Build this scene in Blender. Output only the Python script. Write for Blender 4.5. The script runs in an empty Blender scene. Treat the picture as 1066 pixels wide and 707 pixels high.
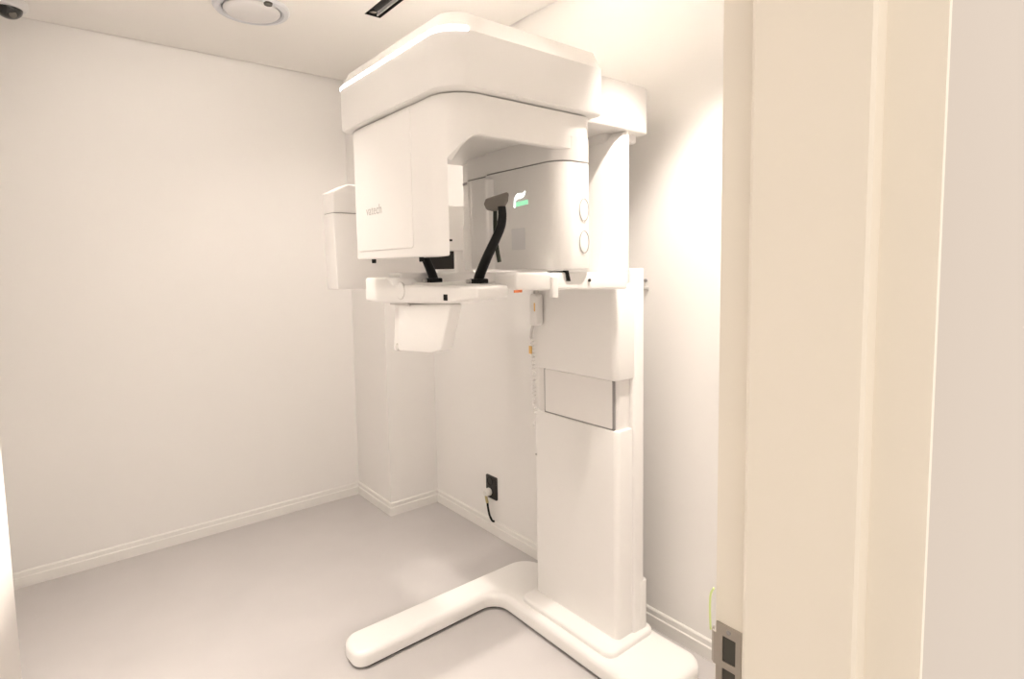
import bpy, bmesh, math, random
from mathutils import Vector, Matrix
random.seed(4)
scene = bpy.context.scene
COL = scene.collection
PI = math.pi

# ------------------------------------------------------------------ camera
HC = 2.534                      # ceiling height
cam_d = bpy.data.cameras.new('camera')
cam = bpy.data.objects.new('camera', cam_d); COL.objects.link(cam)
F_ = Vector((0.62693241, 0.77461816, -0.0832013))
R_ = Vector((0.77630874, -0.6301242, -0.01697732))
U_ = Vector((0.06557809, 0.05394627, 0.99638813))
rot = Matrix((R_, U_, -F_)).transposed()
cam.matrix_world = Matrix.Translation((0, 0, 1.42)) @ rot.to_4x4()
cam_d.sensor_fit = 'HORIZONTAL'; cam_d.sensor_width = 36.0
cam_d.lens = 594.61 / 1066 * 36.0
cam_d.shift_y = -27.61 / 1066
cam_d.clip_start = 0.01
scene.camera = cam

# ------------------------------------------------------------------ world, lights, exposure
w = bpy.data.worlds.new('world'); scene.world = w; w.use_nodes = True
w.node_tree.nodes['Background'].inputs[0].default_value = (1.0, 0.90, 0.80, 1)
w.node_tree.nodes['Background'].inputs[1].default_value = 0.41
scene.view_settings.view_transform = 'Standard'
scene.view_settings.look = 'None'
scene.view_settings.gamma = 1.0
scene.view_settings.use_curve_mapping = False
scene.view_settings.exposure = 1.71
WARM = (1.0, 0.903, 0.812)

def spot(loc, target, power, size, blend, radius, col=WARM):
    l = bpy.data.lights.new('spot_light', 'SPOT'); l.energy = power; l.color = col
    l.spot_size = math.radians(size); l.spot_blend = blend; l.shadow_soft_size = radius
    o = bpy.data.objects.new('spot_light', l); COL.objects.link(o)
    o.location = loc
    o.rotation_euler = (Vector(target) - Vector(loc)).to_track_quat('-Z', 'Y').to_euler()
    return o
def area(loc, target, power, sx, sy, col=WARM):
    l = bpy.data.lights.new('area_light', 'AREA'); l.energy = power; l.color = col
    l.shape = 'RECTANGLE'; l.size = sx; l.size_y = sy
    o = bpy.data.objects.new('area_light', l); COL.objects.link(o)
    o.location = loc
    o.rotation_euler = (Vector(target) - Vector(loc)).to_track_quat('-Z', 'Y').to_euler()
    return o
# ceiling spots above the scanner, on the track unless noted
spot((1.19, 2.30, HC - 0.015), (1.25, 2.65, 0.0), 8, 130, 0.8, 0.03)
spot((1.42, 0.86, HC - 0.015), (1.56, 1.20, 0.90), 36, 54, 0.7, 0.03)  # separate unseen lamp off the track, placed to light neck and base
spot((1.19, 1.46, HC - 0.015), (0.95, 1.50, 2.04), 290, 50, 0.5, 0.03)
# unseen spots added along the left to light back wall, scanner and floor
spot((0.15, 2.00, HC - 0.015), (0.85, 3.30, 1.40), 14, 120, 1.0, 0.12)
spot((0.10, 1.45, HC - 0.015), (0.60, 1.50, 0.0), 11, 110, 1.0, 0.14)
spot((0.35, 1.85, HC - 0.015), (0.42, 1.85, 0.0), 42, 74, 1.0, 0.12)  # added fill, lights the floor for bounce onto the ceiling
# added unseen spots, bounced off the walls by the door as soft fill
spot((0.95, 1.05, HC - 0.015), (1.10, 0.30, 1.30), 11, 100, 0.9, 0.05)
spot((0.20, 1.05, HC - 0.015), (-0.45, 0.60, 0.9), 22, 100, 0.9, 0.05)
# unseen corridor light, added behind the camera as fill
area((0.1, -0.9, HC - 0.012), (0.1, -0.9, 0), 1.5, 0.5, 0.5)

# ------------------------------------------------------------------ materials
def mat(name, color, rough=0.5, metal=0.0, spec=0.5, coat=0.0, emit=None, estr=0.0,
        noise=0.0, nscale=12.0, bump=0.0, bscale=120.0, alpha=1.0):
    m = bpy.data.materials.new(name); m.use_nodes = True
    nt = m.node_tree; b = nt.nodes['Principled BSDF']
    b.inputs['Base Color'].default_value = (*color, 1)
    b.inputs['Roughness'].default_value = rough
    b.inputs['Metallic'].default_value = metal
    b.inputs['Specular IOR Level'].default_value = spec
    b.inputs['Coat Weight'].default_value = coat
    b.inputs['Coat Roughness'].default_value = 0.08
    if emit:
        b.inputs['Emission Color'].default_value = (*emit, 1)
        b.inputs['Emission Strength'].default_value = estr
    tc = nt.nodes.new('ShaderNodeTexCoord')
    if noise:
        n = nt.nodes.new('ShaderNodeTexNoise'); n.inputs['Scale'].default_value = nscale
        n.inputs['Detail'].default_value = 6
        r = nt.nodes.new('ShaderNodeMixRGB'); r.blend_type = 'MIX'
        r.inputs[1].default_value = (*[c * (1 - noise) for c in color], 1)
        r.inputs[2].default_value = (*[min(1, c * (1 + noise)) for c in color], 1)
        nt.links.new(tc.outputs['Object'], n.inputs['Vector'])
        nt.links.new(n.outputs['Fac'], r.inputs[0]); nt.links.new(r.outputs[0], b.inputs['Base Color'])
    if bump:
        n2 = nt.nodes.new('ShaderNodeTexNoise'); n2.inputs['Scale'].default_value = bscale
        n2.inputs['Detail'].default_value = 3
        bp = nt.nodes.new('ShaderNodeBump'); bp.inputs['Strength'].default_value = bump
        bp.inputs['Distance'].default_value = 0.002
        nt.links.new(tc.outputs['Object'], n2.inputs['Vector'])
        nt.links.new(n2.outputs['Fac'], bp.inputs['Height']); nt.links.new(bp.outputs[0], b.inputs['Normal'])
    return m
M = {}
M['wall'] = mat('wall_paint', (0.885, 0.865, 0.84), 0.7, spec=0.25, noise=0.008, nscale=3, bump=0.06, bscale=220)
M['ceil'] = mat('ceiling_paint', (0.935, 0.91, 0.875), 0.8, spec=0.2, noise=0.006, nscale=3)
M['gap'] = mat('shadow_gap_grey', (0.40, 0.37, 0.34), 0.8)
M['floor'] = mat('grey_vinyl_floor', (0.57, 0.545, 0.535), 0.42, spec=0.4, noise=0.05, nscale=5, bump=0.05, bscale=160)
M['base'] = mat('skirting_white', (0.86, 0.84, 0.805), 0.45, noise=0.01)
M['jamb'] = mat('cream_door_frame_paint', (0.81, 0.755, 0.665), 0.4, spec=0.4, noise=0.01, nscale=4)
M['outwall'] = mat('corridor_wall_paint', (0.48, 0.43, 0.385), 0.35, spec=0.5, noise=0.01)
M['doorleaf'] = mat('door_leaf_paint', (0.66, 0.63, 0.60), 0.45, noise=0.01)
M['white'] = mat('white_gloss_plastic', (0.91, 0.89, 0.865), 0.3, spec=0.5, coat=0.25, noise=0.005)
M['white2'] = mat('white_satin_plastic', (0.87, 0.845, 0.82), 0.38, spec=0.45, noise=0.006)
M['grey'] = mat('pale_grey_plastic', (0.62, 0.59, 0.565), 0.45, noise=0.01)
M['pale'] = mat('pale_grey_print', (0.52, 0.50, 0.48), 0.5, noise=0.01)
M['line'] = mat('grey_line', (0.30, 0.285, 0.28), 0.5, noise=0.02)
M['black'] = mat('black_plastic', (0.006, 0.006, 0.006), 0.5, spec=0.25, noise=0.05)
M['dark'] = mat('dark_tinted_plastic', (0.030, 0.027, 0.025), 0.3, spec=0.3, noise=0.1, nscale=30)
M['pad'] = mat('grey_rubber_pad', (0.19, 0.17, 0.15), 0.8, spec=0.3, noise=0.08, nscale=60, bump=0.2)
M['olive'] = mat('dark_green_rod', (0.028, 0.034, 0.024), 0.5, spec=0.3, noise=0.05)
M['led'] = mat('led_diffuser', (0.95, 0.97, 1.0), 0.4, emit=(0.95, 0.98, 1.0), estr=3.0, noise=0.001)
M['logow'] = mat('backlit_white', (0.95, 1.0, 0.97), 0.4, emit=(0.93, 1.0, 0.96), estr=1.2, noise=0.001)
M['logog'] = mat('backlit_green', (0.40, 0.78, 0.55), 0.4, emit=(0.30, 0.85, 0.50), estr=0.22, noise=0.001)
M['lcd'] = mat('unlit_display', (0.82, 0.81, 0.81), 0.25, noise=0.005)
M['steel'] = mat('brushed_steel', (0.50, 0.46, 0.41), 0.34, metal=1.0, noise=0.08, nscale=40)
M['hole'] = mat('dark_recess', (0.06, 0.055, 0.045), 0.7, noise=0.1)
M['vent'] = mat('vent_white', (0.76, 0.745, 0.745), 0.4, noise=0.005)
M['ring'] = mat('vent_ring_satin', (0.66, 0.67, 0.70), 0.3, noise=0.005)
M['orange'] = mat('orange_sticker', (0.62, 0.17, 0.05), 0.5, noise=0.05)
M['amber'] = mat('amber_sticker', (0.80, 0.50, 0.16), 0.5, noise=0.05)
M['plug'] = mat('white_plug_plastic', (0.80, 0.78, 0.74), 0.35, noise=0.01)
M['tan'] = mat('tan_cord_sleeve', (0.48, 0.40, 0.20), 0.5, noise=0.03)
M['green'] = mat('pale_green_film', (0.68, 0.80, 0.34), 0.35, noise=0.03)
M['lens'] = mat('lamp_lens', (0.25, 0.22, 0.18), 0.25, noise=0.25, nscale=120)
M['glass'] = mat('smoked_dome', (0.006, 0.005, 0.004), 0.1, coat=0.5, noise=0.02)

# ------------------------------------------------------------------ helpers
def link(name, me, m, parent=None, smooth=40):
    me.materials.append(M[m])
    if smooth:
        for p in me.polygons: p.use_smooth = True
        me.set_sharp_from_angle(angle=math.radians(smooth))
    o = bpy.data.objects.new(name, me); COL.objects.link(o)
    if parent: 
        o.parent = parent
    return o
def obj(name, bm, m, parent=None, smooth=40):
    bmesh.ops.recalc_face_normals(bm, faces=bm.faces)
    me = bpy.data.meshes.new(name); bm.to_mesh(me); bm.free()
    return link(name, me, m, parent, smooth)
def thing(name, label, cat, group=None):
    o = bpy.data.objects.new(name, None); COL.objects.link(o); o.empty_display_size = 0.05
    tag(o, label, cat, group); return o
def tag(o, label, cat, group=None):
    o['label'] = label; o['category'] = cat
    if group: o['group'] = group
    return o
def struct(o, label=None):
    o['kind'] = 'structure'
    if label: o['label'] = label
    return o

def rpoly(pts, radii, seg=8):
    """polygon with rounded corners"""
    n = len(pts); out = []
    if not hasattr(radii, '__len__'): radii = [radii] * n
    for i in range(n):
        p = Vector(pts[i]); a = Vector(pts[i - 1]) - p; b = Vector(pts[(i + 1) % n]) - p
        r = radii[i]
        if r <= 1e-5: out.append((p.x, p.y)); continue
        an = a.angle(b); d = r / math.tan(an / 2)
        a.normalize(); b.normalize()
        s = p + a * d; e = p + b * d
        c = p + (a + b).normalized() * (r / math.sin(an / 2))
        a0 = math.atan2(s.y - c.y, s.x - c.x); a1 = math.atan2(e.y - c.y, e.x - c.x)
        da = (a1 - a0 + PI) % (2 * PI) - PI
        for k in range(seg + 1):
            t = a0 + da * k / seg
            out.append((c.x + r * math.cos(t), c.y + r * math.sin(t)))
    return out
def rrect(x0, y0, x1, y1, r, seg=8):
    return rpoly([(x0, y0), (x1, y0), (x1, y1), (x0, y1)], r, seg)
AX = {'z': lambda u, v, w: (u, v, w), 'x': lambda u, v, w: (w, u, v), 'y': lambda u, v, w: (u, w, v)}
def prism(bm, poly, w0, w1, axis='z', bev0=0.0, bev1=0.0, seg=3):
    """extrude a 2D polygon (u,v) along an axis; optional rounded rims at the two ends.
    z: (u,v)=(x,y); x: (u,v)=(y,z); y: (u,v)=(x,z)"""
    f = AX[axis]
    lo = [bm.verts.new(f(u, v, w0)) for u, v in poly]
    hi = [bm.verts.new(f(u, v, w1)) for u, v in poly]
    n = len(poly)
    fl = bm.faces.new(lo); fh = bm.faces.new(hi[::-1])
    for i in range(n):
        bm.faces.new((lo[i], lo[(i + 1) % n], hi[(i + 1) % n], hi[i]))
    bmesh.ops.recalc_face_normals(bm, faces=bm.faces)
    for face, b in ((fl, bev0), (fh, bev1)):
        if b > 0:
            bmesh.ops.bevel(bm, geom=list(face.edges), offset=b, segments=seg, profile=0.5,
                            affect='EDGES', clamp_overlap=True)
def P(name, poly, w0, w1, m, parent=None, axis='z', b0=0.0, b1=0.0, seg=3, smooth=40):
    bm = bmesh.new(); prism(bm, poly, w0, w1, axis, b0, b1, seg)
    return obj(name, bm, m, parent, smooth)
def box(bm, x0, y0, z0, x1, y1, z1):
    prism(bm, [(x0, y0), (x1, y0), (x1, y1), (x0, y1)], z0, z1)
def B(name, x0, y0, z0, x1, y1, z1, m, parent=None, bev=0.0, seg=2):
    bm = bmesh.new(); box(bm, x0, y0, z0, x1, y1, z1)
    if bev: bmesh.ops.bevel(bm, geom=list(bm.edges), offset=bev, segments=seg, profile=0.5, affect='EDGES')
    return obj(name, bm, m, parent)
def catmull(pts, k=6):
    pts = [Vector(p) for p in pts]; out = []
    for i in range(len(pts) - 1):
        p0 = pts[max(i - 1, 0)]; p1 = pts[i]; p2 = pts[i + 1]; p3 = pts[min(i + 2, len(pts) - 1)]
        for j in range(k):
            t = j / k
            out.append(0.5 * ((2 * p1) + (p2 - p0) * t + (2 * p0 - 5 * p1 + 4 * p2 - p3) * t * t
                              + (3 * p1 - p0 - 3 * p2 + p3) * t ** 3))
    out.append(pts[-1]); return out
def sweep(bm, path, prof_fn, up=Vector((0, 0, 1))):
    """sweep a profile (list of (a,b)) along a path"""
    rings = []
    n = len(path)
    for i, p in enumerate(path):
        t = (path[min(i + 1, n - 1)] - path[max(i - 1, 0)]).normalized()
        s = t.cross(up)
        if s.length < 1e-4: s = Vector((1, 0, 0))
        s.normalize(); v = s.cross(t)
        rings.append([bm.verts.new(p + s * a + v * b) for a, b in prof_fn(i / (n - 1))])
    for r0, r1 in zip(rings, rings[1:]):
        for k in range(len(r0)):
            bm.faces.new((r0[k], r0[(k + 1) % len(r0)], r1[(k + 1) % len(r0)], r1[k]))
    bm.faces.new(rings[0]); bm.faces.new(rings[-1][::-1])
def tube(name, pts, r, m, parent=None, k=6, seg=10, up=Vector((0, 0, 1))):
    bm = bmesh.new()
    circ = [(math.cos(2 * PI * i / seg), math.sin(2 * PI * i / seg)) for i in range(seg)]
    rf = r if callable(r) else (lambda t: r)
    sweep(bm, catmull(pts, k), lambda t: [(a * rf(t), b * rf(t)) for a, b in circ], up)
    return obj(name, bm, m, parent)
def lathe(name, prof, center, m, parent=None, axis='z', seg=32):
    """prof: (radius, height) pairs revolved about an axis through center"""
    bm = bmesh.new(); rings = []
    for r, h in prof:
        ring = []
        for i in range(seg):
            t = 2 * PI * i / seg
            a, b = r * math.cos(t), r * math.sin(t)
            q = {'z': (a, b, h), 'x': (h, a, b), 'y': (a, h, b)}[axis]
            ring.append(bm.verts.new(Vector(q) + Vector(center)))
        rings.append(ring)
    for r0, r1 in zip(rings, rings[1:]):
        for k in range(seg):
            bm.faces.new((r0[k], r0[(k + 1) % seg], r1[(k + 1) % seg], r1[k]))
    bm.faces.new(rings[0]); bm.faces.new(rings[-1][::-1])
    bmesh.ops.remove_doubles(bm, verts=bm.verts, dist=1e-6)
    return obj(name, bm, m, parent)
def ringmesh(name, cx, cz, a, b, t, y0, y1, m, parent, seg=36):
    """flat elliptical ring in an x-z plane"""
    bm = bmesh.new(); L = []
    for y in (y0, y1):
        for k in (1.0, 0.0):
            L.append([bm.verts.new((cx + (a - (1 - k) * t) * math.cos(2 * PI * i / seg), y,
                                    cz + (b - (1 - k) * t) * math.sin(2 * PI * i / seg))) for i in range(seg)])
    o0, i0, o1, i1 = L
    for r0, r1 in ((o0, i0), (i0, i1), (i1, o1), (o1, o0)):
        for k in range(seg):
            bm.faces.new((r0[k], r0[(k + 1) % seg], r1[(k + 1) % seg], r1[k]))
    return obj(name, bm, m, parent)
def text(name, s, size, mw, m, parent=None, depth=0.0006):
    cu = bpy.data.curves.new(name, 'FONT'); cu.body = s; cu.size = size; cu.extrude = depth
    cu.align_x = 'CENTER'; cu.align_y = 'CENTER'
    o = bpy.data.objects.new(name, cu); COL.objects.link(o)
    dg = bpy.context.evaluated_depsgraph_get(); dg.update()
    me = bpy.data.meshes.new_from_object(o.evaluated_get(dg))
    bpy.data.objects.remove(o)
    me.materials.clear()
    me.transform(mw)
    return link(name, me, m, parent, 0)

# ================================================================== the setting
XL, XR = -0.60, 1.757
YB = 3.352
YD0, YD1 = 0.128, 0.298          # door wall, corridor side and room side
PX, PY = 1.445, 2.916            # pillar: left face and near face
DX0, DX1 = -0.42, 0.50           # door opening
DH = 2.10

bm = bmesh.new(); box(bm, -2.2, -2.2, -0.05, XR + 0.1, YB + 0.1, 0.0)
struct(obj('floor', bm, 'floor'))
# ceiling stops short of the walls (shadow gap) and leaves the slot of the light track open
SX0, SX1, SY0, SY1 = 1.158, 1.234, 0.45, 2.43
g = 0.008
bm = bmesh.new()
xs = [XL + g, SX0, SX1, XR - g]; ys = [YD1 + g, SY0, SY1, YB - g]
for i in range(3):
    for j in range(3):
        if i == 1 and j == 1: continue
        box(bm, xs[i], ys[j], HC, xs[i + 1], ys[j + 1], HC + 0.05)
bmesh.ops.remove_doubles(bm, verts=bm.verts, dist=1e-5)
struct(obj('ceiling', bm, 'ceil', smooth=0))
bm = bmesh.new(); box(bm, XL, YD1, HC + 0.05, XR, YB, HC + 0.08)
struct(obj('trim_1', bm, 'gap'), 'grey shadow gap where the ceiling meets the walls')

B_ = lambda n, *a: struct(B(n, *a))
B_('wall_back', XL - 0.1, YB, 0, XR + 0.1, YB + 0.1, HC + 0.08, 'wall')
B_('wall_right', XR, YD1, 0, XR + 0.1, YB, HC + 0.08, 'wall')
B_('wall_left', XL - 0.1, YD1, 0, XL, YB, HC + 0.08, 'wall')
B_('wall_corner', PX, PY, 0, XR, YB, HC, 'wall')
bm = bmesh.new()
box(bm, -2.2, YD0, 0, DX0 - 0.006, YD1, HC + 0.08)
box(bm, DX1 + 0.006, YD0, 0, XR + 0.1, YD1, HC + 0.08)
box(bm, DX0 - 0.006, YD0, DH + 0.03, DX1 + 0.006, YD1, HC + 0.08)
wf = struct(obj('wall_front', bm, 'outwall', smooth=0))
wf.data.materials.append(M['wall'])                     # the room side carries the room's paint
for p in wf.data.polygons:
    if p.normal.y > 0.5: p.material_index = 1

# door frame: cream reveal with a stop
def frame_poly(s, x):
    # plan profile of one side; s=+1 right side (room opening is at smaller x)
    q = [(0.006, 0.1275), (0.0, 0.1275), (0.0, 0.166), (-0.011, 0.168), (-0.013, 0.171), (-0.013, 0.262),
         (-0.010, 0.266), (0.004, 0.267), (0.004, 0.302), (0.006, 0.302)]
    return [(x + s * a, b) for a, b in q]
fr = P('trim_2', frame_poly(1, DX1), 0, DH + 0.03, 'jamb', smooth=30)
struct(fr, 'cream painted door frame with a raised stop')
P('jamb', frame_poly(-1, DX0)[::-1], 0, DH + 0.03, 'jamb', fr, smooth=30)
B('head_jamb', DX0, 0.1275, DH - 0.004, DX1, 0.302, DH + 0.03, 'jamb', fr)
# strike plate let into the rebate
xj = DX1 + 0.004
bm = bmesh.new()
y0, y1, zt, zb = 0.2735, 0.3005, 1.058, 0.93
hy0, hy1 = 0.2795, 0.2935
zs = [zb, 0.945, 0.960, 0.985, 1.012, 1.0195, 1.046, zt]
ysp = [y0, hy0, hy1, y1]
for j in range(len(zs) - 1):
    for i in range(3):
        if i == 1 and j in (3, 5): continue
        box(bm, xj - 0.0018, ysp[i], zs[j], xj, ysp[i + 1], zs[j + 1])
bmesh.ops.remove_doubles(bm, verts=bm.verts, dist=1e-5)
sp = obj('strike_plate', bm, 'steel', fr, 0); sp['label'] = 'steel strike plate with two latch holes'
bm = bmesh.new()
pth = [(y1 - 0.001, xj - 0.0018), (0.3035, xj - 0.0015), (0.307, xj + 0.001), (0.3085, xj + 0.006),
       (0.3070, xj + 0.0065), (0.3058, xj + 0.002), (0.3030, xj), (y1 - 0.001, xj)]
f0 = [(b, a) for a, b in pth]
prism(bm, f0, 1.012, 1.046)
obj('lip', bm, 'steel', sp, 30)
for za, zc in ((1.0190, 1.0465), (0.9845, 1.0125)):
    B('latch_hole', xj - 0.0006, hy0 - 0.0005, za, xj + 0.0002, hy1 + 0.0005, zc, 'hole', sp)
for zc in (1.052, 0.937):
    lathe('screw', [(0.0001, -0.0028), (0.0022, -0.0024), (0.0026, -0.0015)], (xj, 0.287, zc), 'line', sp, 'x', 12)
t = tube('film_strip', [(0.4985, 0.3015, 1.0935), (0.4995, 0.3055, 1.085), (0.5, 0.3065, 1.068), (0.501, 0.306, 1.047)],
         0.0011, 'green', seg=8)
tag(t, 'thin pale green strip of film curling from the door frame above the strike plate', 'strip')

# open door leaf at the far left, only its free edge in view
dl = P('door_1', rpoly([(0, -0.042), (0.895, -0.042), (0.895, 0), (0, 0)], 0.006, 3), 0.008, 2.09, 'doorleaf', None, 'z', 0.003, 0.003)
struct(dl, 'painted door leaf standing open, its edge at the left border')
dl.location = (-0.43, 0.30, 0); dl.rotation_euler = (0, 0, math.radians(68.9))
lathe('door_handle', [(0.026, 0.0), (0.026, 0.008), (0.010, 0.012), (0.010, 0.05), (0.024, 0.055), (0.024, 0.075), (0.012, 0.082)],
      (0.60, 0.0, 1.0), 'steel', dl, 'y', 20)

# skirting boards: a thicker foot with a chamfered lip
def skirting(name, path, label):
    """path of wall corner points; the board stands on the left side of the path direction"""
    prof = [(0, 0), (0.013, 0), (0.013, 0.046), (0.009, 0.050), (0.009, 0.069), (0.005, 0.074), (0, 0.074)]
    bm = bmesh.new(); n = len(path); rings = []
    for i, p in enumerate(path):
        p = Vector(p)
        dirs = []
        if i > 0: dirs.append((p - Vector(path[i - 1])).normalized())
        if i < n - 1: dirs.append((Vector(path[i + 1]) - p).normalized())
        nrm = [Vector((-d.y, d.x)) for d in dirs]
        off = nrm[0] if len(nrm) == 1 else (nrm[0] + nrm[1]) / (1 + nrm[0].dot(nrm[1]))
        rings.append([bm.verts.new((p.x + off.x * a, p.y + off.y * a, h)) for a, h in prof])
    for r0, r1 in zip(rings, rings[1:]):
        for k in range(len(prof)):
            bm.faces.new((r0[k], r0[(k + 1) % len(prof)], r1[(k + 1) % len(prof)], r1[k]))
    bm.faces.new(rings[0]); bm.faces.new(rings[-1][::-1])
    return struct(obj(name, bm, 'base', smooth=20), label)
skirting('baseboard_back', [(PX, YB), (XL, YB)], 'white skirting along the back wall')
skirting('baseboard_corner', [(XR, PY), (PX, PY), (PX, YB - 0.013)], 'white skirting around the corner pillar')
skirting('baseboard_right', [(XR, YD1), (XR, PY - 0.013)], 'white skirting along the right wall')
skirting('baseboard_left', [(XL, YB - 0.013), (XL, YD1)], 'white skirting along the left wall')

# ================================================================== the scanner
S = thing('dental_scanner', 'white panoramic dental x-ray scanner standing on an L-shaped floor base', 'scanner')

# --- L-shaped base
base_pts = [(0.752, 1.822), (1.372, 1.832), (1.372, 1.03), (1.665, 1.03), (1.665, 1.972), (0.752, 1.972)]
P('base', rpoly(base_pts, [0.045, 0.075, 0.06, 0.07, 0.11, 0.06], 8), 0.012, 0.066, 'white', S, 'z', 0.002, 0.022, 4)
inner = [(0.770, 1.834), (1.384, 1.844), (1.384, 1.045), (1.652, 1.045), (1.652, 1.96), (0.770, 1.96)]
P('base_shadow_gap', rpoly(inner, [0.035, 0.075, 0.05, 0.06, 0.10, 0.05], 8), 0.0, 0.014, 'black', S)  # black inset stands in for the shade in the gap under the base
# --- plinth the column rises from
pl = rrect(1.405, 1.235, 1.655, 1.715, 0.035)
bm = bmesh.new(); prism(bm, pl, 0.060, 0.086, 'z', 0, 0.012, 4)
obj('plinth', bm, 'white', S)
P('rear_foot', rrect(1.59, 1.256, 1.634, 1.716, 0.012, 4), 0.08, 0.27, 'white', S, 'z', 0, 0.006)

# --- column: lower cover, recessed window, upper cover, rear spine
P('column_cover', rrect(1.482, 1.268, 1.600, 1.706, 0.022, 6), 0.080, 0.842, 'white', S, 'z', 0.0, 0.004)
P('column_core', rrect(1.494, 1.280, 1.598, 1.696, 0.016, 6), 0.84, 1.025, 'white2', S)
P('column_window', rrect(1.292, 0.8475, 1.636, 1.0155, 0.004, 3), 1.484, 1.496, 'white2', S, 'x', 0.001)
bm = bmesh.new()
box(bm, 1.4845, 1.6350, 0.846, 1.4945, 1.6405, 1.019)
box(bm, 1.4845, 1.2875, 0.846, 1.4945, 1.2935, 1.019)
box(bm, 1.4845, 1.2875, 0.8425, 1.4945, 1.6405, 0.8485)
obj('window_gasket', bm, 'line', S, 0)
uc = P('column_cover', rrect(1.470, 1.262, 1.600, 1.706, 0.026, 6), 1.019, 1.352, 'white', S, 'z', 0.006, 0.02, 3)
P('column_spine', rrect(1.560, 1.258, 1.618, 1.716, 0.012, 4), 0.080, 1.402, 'white', S, 'z', 0.0, 0.006)
lathe('sensor_dot', [(0.0001, -0.003), (0.004, -0.003), (0.004, 0.002)], (1.482, 1.69, 0.66), 'pale', S, 'x', 12)

# --- neck between column and head
prof = [(1.405, 1.345), (1.410, 1.41), (1.428, 1.50), (1.446, 1.61), (1.462, 1.70), (1.475, 1.77), (1.492, 1.82), (1.535, 1.866),
        (1.556, 1.868), (1.556, 1.345)]
P('neck', prof, 1.272, 1.715, 'white', S, 'y', 0.012, 0.012, 3)
P('neck_core', rrect(1.50, 1.33, 1.61, 1.665, 0.02), 1.39, 1.90, 'white2', S)
# --- head: canopy with chamfered crown
HX0, HX1, HY0, HY1 = 0.768, 1.318, 1.176, 1.836
def rr_off(x0, y0, x1, y1, rl, rr, seg=12):
    return rpoly([(x0, y0), (x1, y0), (x1, y1), (x0, y1)], [rl, rr, rr, max(rl - 0.045, 0.012)], seg)
def loft(rings, name, m, parent, smooth=35):
    bm = bmesh.new(); R = [[bm.verts.new(q) for q in r] for r in rings]
    for r0, r1 in zip(R, R[1:]):
        n = len(r0)
        for k in range(n): bm.faces.new((r0[k], r0[(k + 1) % n], r1[(k + 1) % n], r1[k]))
    bm.faces.new(R[0]); bm.faces.new(R[-1][::-1])
    return obj(name, bm, m, parent, smooth)
RL, RR = 0.085, 0.022
def hring(d, z, tilt=0.0):
    pts = rr_off(HX0 + d, HY0 + d, HX1 - d * 0.3, HY1 - d, max(RL - d, 0.02), max(RR - d * 0.3, 0.004))
    return [(x, y, z + tilt * (x - HX0)) for x, y in pts]
head = loft([hring(0.012, 1.858), hring(0.003, 1.861), hring(0.0, 1.868), hring(0.0, 1.992),
             hring(0.004, 1.997), hring(0.028, 2.044), hring(0.040, 2.049)], 'head_cover', 'white', S)
# LED strip along the front edge, wrapping the near corner
lp = rr_off(HX0, HY0, HX1, HY1, RL, RR, 12)
# path from far-left corner to a little past the near-left corner
arc = [(x, y) for x, y in lp]
near = [q for q in arc if q[0] < HX0 + 0.070 and q[1] < HY0 + RL + 1e-4]
near.sort(key=lambda q: q[1])
path = [(HX0, HY1 - RL + 0.045)] + [(HX0, HY0 + RL)] + [q for q in near[::-1]]
far = [q for q in arc if q[0] < HX0 + 0.05 and q[1] > HY1 - RL + 0.044]
far.sort(key=lambda q: -q[1])
path = far + path
clean = []
for q in path:
    if not clean or (Vector(q) - Vector(clean[-1])).length > 1e-4: clean.append(q)
bm = bmesh.new(); rings = []
for i, q in enumerate(clean):
    a = Vector(clean[max(i - 1, 0)]); b = Vector(clean[min(i + 1, len(clean) - 1)])
    d = (b - a).normalized(); nrm = Vector((d.y, -d.x))
    c = Vector((1.04, 1.504))
    if (Vector(q) - c).dot(nrm) < 0: nrm = -nrm
    o0 = Vector(q) + nrm * 0.0015; o1 = Vector(q) - nrm * 0.006; o2 = Vector(q) - nrm * 0.004
    rings.append([bm.verts.new((o1.x, o1.y, 1.9895)), bm.verts.new((o0.x, o0.y, 1.9895)),
                  bm.verts.new((o0.x, o0.y, 1.995)), bm.verts.new((o2.x, o2.y, 2.003)), bm.verts.new((o1.x, o1.y, 2.003))])
for r0, r1 in zip(rings, rings[1:]):
    for k in range(5): bm.faces.new((r0[k], r0[(k + 1) % 5], r1[(k + 1) % 5], r1[k]))
bm.faces.new(rings[0]); bm.faces.new(rings[-1][::-1])
o = obj('light_strip', bm, 'led', head); o['label'] = 'glowing white light strip'
# head bracket behind the canopy, on top of the neck
P('head_bracket', rpoly([(1.28, 1.262), (1.650, 1.262), (1.650, 1.745), (1.28, 1.745)], [0.01, 0.03, 0.03, 0.01]), 1.862, 2.018, 'white', S, 'z', 0.006, 0.02)
P('bracket_rear', rrect(1.54, 1.30, 1.632, 1.705, 0.02), 1.835, 1.866, 'white2', S, 'z', 0.008, 0)

# --- rotating gantry: bridge, detector housing in front, tube housing at the column
RX0, RX1, RY0, RY1 = 0.786, 1.292, 1.200, 1.786
bridge_o = rpoly([(RX0, RY0), (RX1, RY0), (RX1, RY1), (RX0, RY1)], [0.10, 0.035, 0.035, 0.03], 12)
gb = P('gantry_bridge', bridge_o, 1.790, 1.855, 'white', S, 'z', 0.0, 0.006)
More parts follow.
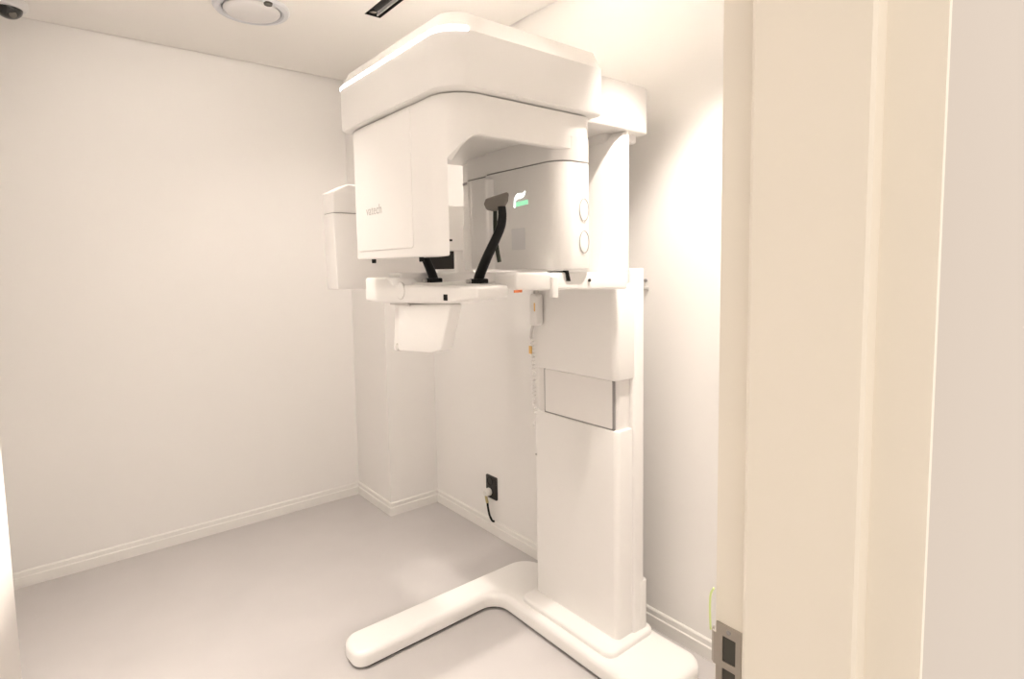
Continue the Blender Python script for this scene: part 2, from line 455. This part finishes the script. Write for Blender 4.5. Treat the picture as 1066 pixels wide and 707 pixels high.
# near skirt of the bridge, its lower edge curving down into the detector housing
arcp = sorted([q for q in bridge_o if q[1] < 1.2425 and 0.8045 < q[0] < 1.2], key=lambda q: q[0])
outer = [(0.804, 1.2428)] + arcp + [(0.90 + 0.05 * k, 1.2) for k in range(7)]
outer = sorted(set(outer), key=lambda q: q[0])
bm = bmesh.new(); rings = []
for x, y in outer:
    k = max(0.0, min(1.0, (0.875 - x) / (0.875 - 0.804)))
    zb_ = 1.752 - 0.060 * k ** 1.8
    d = Vector((0.886 - x, 1.30 - y)) if x < 0.886 else Vector((0, 1))
    d = d.normalized() * 0.028
    rings.append([bm.verts.new(q) for q in ((x, y, 1.790), (x, y, zb_ + 0.003), (x + d.x * 0.12, y + d.y * 0.12, zb_), (x + d.x, y + d.y, zb_), (x + d.x, y + d.y, 1.790))])
for r0, r1 in zip(rings, rings[1:]):
    for k in range(5): bm.faces.new((r0[k], r0[(k + 1) % 5], r1[(k + 1) % 5], r1[k]))
bm.faces.new(rings[0]); bm.faces.new(rings[-1][::-1])
obj('bridge_skirt', bm, 'white', S)
# detector housing: outer shell follows the rounded front, inner side hollowed
dpoly = sorted([q for q in bridge_o if q[0] < 0.8035], key=lambda q: q[1])
dpoly = [(0.804, 1.2428)] + dpoly + [(0.830, 1.786), (0.875, 1.74), (0.875, 1.41), (0.850, 1.34)]
dh = P('detector_housing', dpoly, 1.447, 1.790, 'white', S, 'z', 0.022, 0.0, 4)
# cover plate on the front of the detector housing
cv = P('cover_plate', rrect(1.394, 1.472, 1.752, 1.846, 0.012, 4), 0.7840, 0.790, 'white', S, 'x', 0.002)
cv.data.materials[0] = M['white']
mwt = Matrix(((0, 0, -1, 0.7838), (-1, 0, 0, 1.628), (0, 1, 0, 1.594), (0, 0, 0, 1)))
tx = text('lettering', 'vatech', 0.041, mwt, 'pale', cv, 0.0004); tx['label'] = 'small grey maker lettering'
for yy in (1.705, 1.405):
    lathe('bumper', [(0.0001, 0.0), (0.006, 0.0), (0.007, 0.004), (0.007, 0.016)], (0.815, yy, 1.434), 'black', S, 'z', 14)
# tube housing, upper half (part of the bridge line) and lower cover with a thin joint between
tp = [(1.152, 1.200), (RX1, RY0), (RX1, RY1), (1.215, RY1), (1.205, 1.72), (1.172, 1.69), (1.168, 1.556), (1.152, 1.552)]
tr = [0.060, 0.030, 0.03, 0.02, 0.03, 0.02, 0.003, 0.003]
tpoly = rpoly(tp, tr, 8)
P('tube_housing_top', tpoly, 1.7215, 1.790, 'white', S, 'z', 0.0015, 0)
core = rpoly([(x + (0.006 if x < 1.2 else -0.006), min(max(y, 1.206), 1.78)) for x, y in tp], [0.055, 0.03, 0.03, 0.02, 0.03, 0.02, 0.003, 0.003], 8)
P('housing_joint', core, 1.7155, 1.723, 'line', S)
th = P('tube_housing', tpoly, 1.405, 1.7175, 'white', S, 'z', 0.012, 0.0015, 3)
P('collimator', rpoly([(1.122, 1.508), (1.16, 1.508), (1.18, 1.618), (1.122, 1.618)], [0.012, 0, 0, 0.03], 5), 1.408, 1.703, 'white', S, 'z', 0.006, 0.006)
# oval grips on the near face of the tube housing
for zc in (1.581, 1.486):
    rg = ringmesh('oval_ring', 1.2535, zc, 0.0205, 0.034, 0.0022, 1.1978, 1.2008, 'pale', th)
    bmv = bmesh.new()
    pts = [(1.2535 + 0.0175 * math.cos(2 * PI * i / 28), zc + 0.031 * math.sin(2 * PI * i / 28)) for i in range(28)]
    prism(bmv, pts, 1.1985, 1.201, 'y', 0.001, 0)
    obj('oval_cap', bmv, 'white', th)
# glowing logo and unlit display on the patient side of the tube housing (faces -x)
def yzshape(name, pts, x0, x1, m, parent): return P(name, pts, x0, x1, m, parent, 'x')
leaf = [(1.404, 1.601), (1.402, 1.622), (1.396, 1.634), (1.386, 1.641), (1.372, 1.641), (1.358, 1.639), (1.349, 1.646),
        (1.352, 1.636), (1.361, 1.629), (1.374, 1.626), (1.388, 1.627), (1.396, 1.620), (1.398, 1.601)]
lo = yzshape('logo_leaf', leaf, 1.1508, 1.1530, 'logow', th); lo['label'] = 'glowing white leaf mark'
lb = yzshape('logo_bar', [(1.393, 1.602), (1.393, 1.616), (1.337, 1.619), (1.337, 1.605)], 1.1510, 1.1530, 'logog', th)
lb['label'] = 'glowing pale green bar'
yzshape('display', rrect(1.352, 1.468, 1.418, 1.535, 0.004, 3), 1.1512, 1.1530, 'lcd', th)

# --- patient support: front bar, side arms to the column, bracket, temple supports
bar = [(1.19, 1.335), (1.33, 1.317), (1.72, 1.303), (1.855, 1.303), (1.855, 1.386), (1.70, 1.386), (1.655, 1.364), (1.19, 1.368)]
sb = P('support_bar', rpoly(bar, [0.010, 0.02, 0.01, 0.012, 0.012, 0.012, 0.01, 0.010], 4), 0.850, 0.955, 'white', S, 'x', 0.008, 0.008)
lathe('round_cap', [(0.024, -0.0035), (0.026, -0.0015), (0.026, 0.004)], (0.850, 1.60, 1.347), 'white', sb, 'x', 28)
lathe('cap_shadow_ring', [(0.0275, -0.0012), (0.0275, 0.004)], (0.850, 1.60, 1.347), 'grey', sb, 'x', 28)
B('infrared_port', 0.8480, 1.331, 1.326, 0.853, 1.349, 1.343, 'black', sb)
P('support_arm', rpoly([(1.0, 1.350), (1.475, 1.336), (1.475, 1.392), (1.0, 1.400)], 0.010, 3), 1.215, 1.315, 'white', S, 'y', 0.006, 0.006)
P('support_arm', rpoly([(0.90, 1.352), (1.50, 1.336), (1.50, 1.392), (0.90, 1.402)], 0.010, 3), 1.690, 1.780, 'white', S, 'y', 0.006, 0.006)
P('support_tray', rrect(0.92, 1.28, 1.10, 1.72, 0.02), 1.352, 1.368, 'white2', S, 'z', 0.003, 0.003)
# lower bracket (hand hold) under the bar
hb = P('hand_hold', rpoly([(1.640, 1.300), (1.335, 1.316), (1.392, 1.180), (1.45, 1.166), (1.655, 1.152)], [0.004, 0.006, 0.012, 0.02, 0.010], 4), 0.862, 0.902, 'white', S, 'x', 0.006, 0.004)
P('hand_hold_cheek', rpoly([(1.690, 1.300), (1.625, 1.300), (1.650, 1.152), (1.712, 1.142)], [0.004, 0.004, 0.01, 0.01], 4), 0.876, 0.930, 'white2', S, 'x', 0.006, 0.004)
lathe('hold_knob', [(0.0001, -0.01), (0.010, -0.01), (0.013, -0.006), (0.013, 0.02)], (0.872, 1.662, 1.162), 'grey', S, 'x', 18)
P('hold_slot', rpoly([(1.690, 1.300), (1.56, 1.300), (1.56, 1.306), (1.690, 1.306)], 0), 0.858, 0.93, 'grey', S, 'x')
# temple supports (mirrored pair): forked black stalks, near one with its grey pad in view
YM = 1.520
def flat_prof(a, b, n=10):
    return [(a * math.cos(2 * PI * i / n), b * math.sin(2 * PI * i / n)) for i in range(n)]
for s in (-1, 1):
    Y = lambda y: YM + s * (YM - y) * -1 if s == 1 else y
    mir = (lambda y: y) if s == -1 else (lambda y: 2 * YM - y)
    bm = bmesh.new()
    pts = [(1.0, mir(1.392), 1.372), (1.0, mir(1.385), 1.392), (1.0, mir(1.345), 1.447), (1.004, mir(1.310), 1.495), (1.006, mir(1.287), 1.53), (1.006, mir(1.279), 1.56), (1.006, mir(1.281), 1.585)]
    sweep(bm, catmull(pts, 6), lambda t: flat_prof(0.0095 + 0.005 * (1 - t) - 0.001 * t, 0.013 + 0.004 * (1 - t), 12), Vector((1, 0, 0)))
    ts = obj('temple_support', bm, 'black', S)
    B('pivot', 0.978, mir(1.392) - 0.022, 1.366, 1.022, mir(1.392) + 0.022, 1.382, 'black', ts, 0.004)
    lathe('pivot_screw', [(0.0001, -0.006), (0.007, -0.006), (0.007, 0.01)], (0.972, mir(1.392) + 0.012, 1.374), 'grey', ts, 'x', 14)
    tube('rod', [(1.020, mir(1.330), 1.585), (1.020, mir(1.330), 1.50), (1.026, mir(1.322), 1.430)], 0.0062, 'olive', ts, 4, 8, Vector((1, 0, 0)))
    # pad: half-moon slab
    pp = rpoly([(-0.040, -0.004), (-0.033, -0.022), (-0.010, -0.027), (0.022, -0.020), (0.036, 0.004), (0.039, 0.029), (0.031, 0.031), (-0.034, 0.012)],
               [0.008, 0.012, 0.03, 0.02, 0.02, 0.006, 0.006, 0.008], 4)
    pp = [(a * 0.9, b * 0.9) for a, b in pp]
    bm = bmesh.new(); prism(bm, pp, -0.009, 0.009, 'y', 0.004, 0.004)
    ang = math.atan2(-0.6301, 0.7763) if s == -1 else math.atan2(0.6301, 0.7763)
    bmesh.ops.transform(bm, matrix=Matrix.Translation((1.003, mir(1.300), 1.598)) @ Matrix.Rotation(ang, 4, 'Z'), verts=bm.verts)
    pd = obj('pad', bm, 'pad', ts); pd['label'] = 'grey rubber pad'
# small fittings on the side arm
bm = bmesh.new(); box(bm, 1.128, 1.218, 1.397, 1.205, 1.228, 1.401)
prism(bm, [(1.188, 1.402), (1.199, 1.402), (1.208, 1.370), (1.192, 1.370)], 1.212, 1.226, 'y')
obj('latch', bm, 'black', S, 0)
lathe('set_screw', [(0.0001, -0.004), (0.005, -0.004), (0.005, 0.004)], (1.290, 1.215, 1.370), 'dark', S, 'y', 12)
P('clip', rpoly([(1.128, 1.385), (1.128, 1.326), (1.152, 1.323), (1.152, 1.385)], 0.003, 3), 1.206, 1.218, 'white2', S, 'y', 0.002)
o = B('warning_sticker', 0.992, 1.2135, 1.3445, 1.020, 1.2165, 1.3515, 'orange', S); o['label'] = 'small orange sticker'

# --- sensor box on the far side, carried by an arm from the neck
P('sensor_box', rpoly([(0.851, 1.338), (1.245, 1.338), (1.245, 1.627), (0.846, 1.627)], [0.006, 0.01, 0.0, 0.0], 3), 2.10, 2.20, 'white2', S, 'y', 0.004, 0.004)
P('sensor_box_cap', rpoly([(0.846, 1.630), (1.245, 1.630), (1.245, 1.738), (0.908, 1.738), (0.846, 1.706)], [0.0, 0, 0.008, 0.006, 0.006], 3), 2.096, 2.20, 'white2', S, 'y', 0.008, 0.004)
P('sensor_box_seam', [(0.850, 1.624), (1.24, 1.624), (1.24, 1.632), (0.850, 1.632)], 2.104, 2.196, 'line', S, 'y')
P('sensor_arm', rpoly([(1.235, 1.486), (1.475, 1.486), (1.475, 1.684), (1.235, 1.684)], [0, 0.01, 0.01, 0], 3), 2.10, 2.26, 'white', S, 'y', 0.008, 0.004)
P('sensor_arm', rpoly([(1.39, 1.38), (1.49, 1.38), (1.49, 1.60), (1.39, 1.60)], 0.012, 3), 2.108, 2.255, 'white', S, 'y', 0.006, 0.004)
P('sensor_arm', rpoly([(1.43, 1.44), (1.555, 1.44), (1.555, 1.60), (1.43, 1.60)], 0.012, 3), 1.70, 2.24, 'white', S, 'y', 0.004, 0.006)
B('dark_port', 1.255, 2.115, 1.408, 1.392, 2.24, 1.488, 'dark', S, 0.004)
B('black_slot', 1.330, 2.0975, 1.528, 1.372, 2.102, 1.537, 'black', S)

# ================================================================== hand switch on its coiled cord
hs = thing('hand_switch', 'white hand switch hanging by its cord from the front of the scanner column', 'switch')
P('body', rrect(1.618, 1.188, 1.660, 1.310, 0.012, 4), 1.428, 1.462, 'white2', hs, 'x', 0.006, 0.004)
P('button', rrect(1.630, 1.306, 1.648, 1.324, 0.005, 3), 1.438, 1.455, 'grey', hs, 'x', 0.003, 0.003)
B('amber_sticker', 1.4268, 1.625, 1.244, 1.4295, 1.631, 1.276, 'amber', hs)
tube('neck_sleeve', [(1.445, 1.655, 1.190), (1.445, 1.666, 1.165), (1.447, 1.672, 1.135)], 0.006, 'grey', hs, 4, 10, Vector((1, 0, 0)))
pts = []
for i in range(90):
    t = i / 89
    pts.append((1.452 + 0.006 * math.cos(i * 1.4), 1.673 - 0.01 * t + 0.006 * math.sin(i * 1.4), 1.135 - 0.30 * t))
pts += [(1.458, 1.672, 0.81), (1.468, 1.690, 0.785), (1.49, 1.711, 0.775), (1.52, 1.711, 0.77)]
tube('cord', pts, 0.0028, 'white2', hs, 2, 6, Vector((1, 0, 0)))
B('cord_tag', 1.441, 1.666, 1.075, 1.446, 1.680, 1.105, 'amber', hs)
tube('hook', [(1.468, 1.640, 1.330), (1.450, 1.642, 1.335), (1.440, 1.643, 1.325), (1.443, 1.640, 1.315)], 0.003, 'grey', hs, 4, 8)

# ================================================================== small things on walls and ceiling
ou = thing('wall_outlet', 'black wall outlet low on the right wall behind the scanner', 'outlet')
P('cover_plate', rrect(2.316, 0.190, 2.405, 0.312, 0.004, 3), 1.747, 1.758, 'dark', ou, 'x', 0.002)
for zc in (0.283, 0.226):
    lathe('socket', [(0.019, 0.006), (0.019, -0.001), (0.022, -0.0025), (0.024, -0.0015), (0.024, 0.004)], (1.7465, 2.368, zc), 'black', ou, 'x', 24)
pg = thing('power_plug', 'white round plug with a black cord in the lower socket of the wall outlet', 'plug')
lathe('plug_body', [(0.0001, -0.032), (0.014, -0.032), (0.019, -0.026), (0.021, -0.006), (0.021, 0.001)], (1.745, 2.372, 0.226), 'plug', pg, 'x', 24)
tube('cord_sleeve', [(1.722, 2.372, 0.214), (1.720, 2.366, 0.196), (1.722, 2.361, 0.174)], 0.0075, 'tan', pg, 4, 10, Vector((1, 0, 0)))
tube('cord', [(1.722, 2.361, 0.176), (1.724, 2.357, 0.14), (1.728, 2.350, 0.105), (1.733, 2.336, 0.082), (1.743, 2.33, 0.077)], 0.0058, 'black', pg, 6, 10, Vector((1, 0, 0)))

wb = thing('wall_hook', 'small grey hook with a black screw on the right wall beside the column', 'hook')
B('hook_plate', 1.7495, 1.348, 1.318, 1.758, 1.372, 1.330, 'pale', wb, 0.002)
lathe('screw', [(0.0001, -0.006), (0.006, -0.005), (0.007, 0.001)], (1.757, 1.362, 1.354), 'line', wb, 'x', 14)

# round ceiling vent
cv_ = Vector((0.752, 2.66, HC))
ve = thing('ceiling_vent', 'round white air vent with a raised ring on the ceiling', 'vent')
lathe('ring', [(0.152, 0.0), (0.152, -0.006), (0.145, -0.015), (0.128, -0.018), (0.119, -0.012), (0.116, 0.0)], cv_, 'ring', ve, 'z', 48)
lathe('disc', [(0.0001, -0.026), (0.086, -0.025), (0.107, -0.021), (0.113, -0.014), (0.112, -0.006), (0.10, 0.0)], cv_, 'vent', ve, 'z', 48)
lathe('dark_tab', [(0.0001, -0.031), (0.016, -0.030), (0.018, -0.022)], cv_ + Vector((0.030, -0.125, 0.006)), 'hole', ve, 'z', 16)
# recessed black track with a spot lamp at its end
tl = thing('track_light', 'black recessed light track with round spot lamps in the ceiling above the scanner', 'light')
bm = bmesh.new()
box(bm, SX0 + 0.0005, SY0 + 0.0005, HC + 0.046, SX1 - 0.0005, SY1 - 0.0005, HC + 0.049)
box(bm, SX0 + 0.0005, SY0 + 0.0005, HC + 0.001, SX0 + 0.003, SY1 - 0.0005, HC + 0.046)
box(bm, SX1 - 0.003, SY0 + 0.0005, HC + 0.001, SX1 - 0.0005, SY1 - 0.0005, HC + 0.046)
box(bm, SX0 + 0.003, SY1 - 0.003, HC + 0.001, SX1 - 0.003, SY1 - 0.0005, HC + 0.046)
box(bm, SX0 + 0.003, SY0 + 0.0005, HC + 0.001, SX1 - 0.003, SY0 + 0.003, HC + 0.046)
obj('channel', bm, 'black', tl, 0)
B('rail', SX1 - 0.020, SY0 + 0.01, HC + 0.002, SX1 - 0.016, SY1 - 0.01, HC + 0.046, 'vent', tl)
for yy in (2.385, 1.98, 1.55, 1.05):
    la = lathe('lamp', [(0.0185, 0.044), (0.0185, -0.004), (0.0165, -0.006), (0.0155, -0.002)], (SX0 + 0.0225, yy, HC), 'black', tl, 'z', 24)
    lathe('lens', [(0.0001, -0.004), (0.010, -0.0035), (0.0158, -0.002), (0.0158, 0.004)], (SX0 + 0.0225, yy, HC), 'lens', la, 'z', 24)
P('end_tube', rrect(SX0 + 0.004, HC - 0.006, SX0 + 0.040, HC + 0.030, 0.017, 6), 2.02, 2.36, 'black', tl, 'y', 0.004, 0.004)
# dome camera in the far left corner of the ceiling
cc = thing('dome_camera', 'black dome security camera in a white base at the top left of the ceiling', 'camera')
c0 = Vector((-0.052, 3.17, HC))
lathe('base', [(0.062, 0.0), (0.062, -0.026), (0.056, -0.034), (0.046, -0.036)], c0, 'vent', cc, 'z', 36)
lathe('dome', [(0.046, -0.030)] + [(0.046 * math.cos(a), -0.034 - 0.040 * math.sin(a)) for a in [i * PI / 18 for i in range(9)]] + [(0.0001, -0.0741)], c0, 'glass', cc, 'z', 36)
lathe('lens_ring', [(0.0001, -0.004), (0.009, -0.004), (0.013, -0.001), (0.013, 0.01)], c0 + Vector((0.012, -0.030, -0.062)), 'pad', cc, 'y', 18)
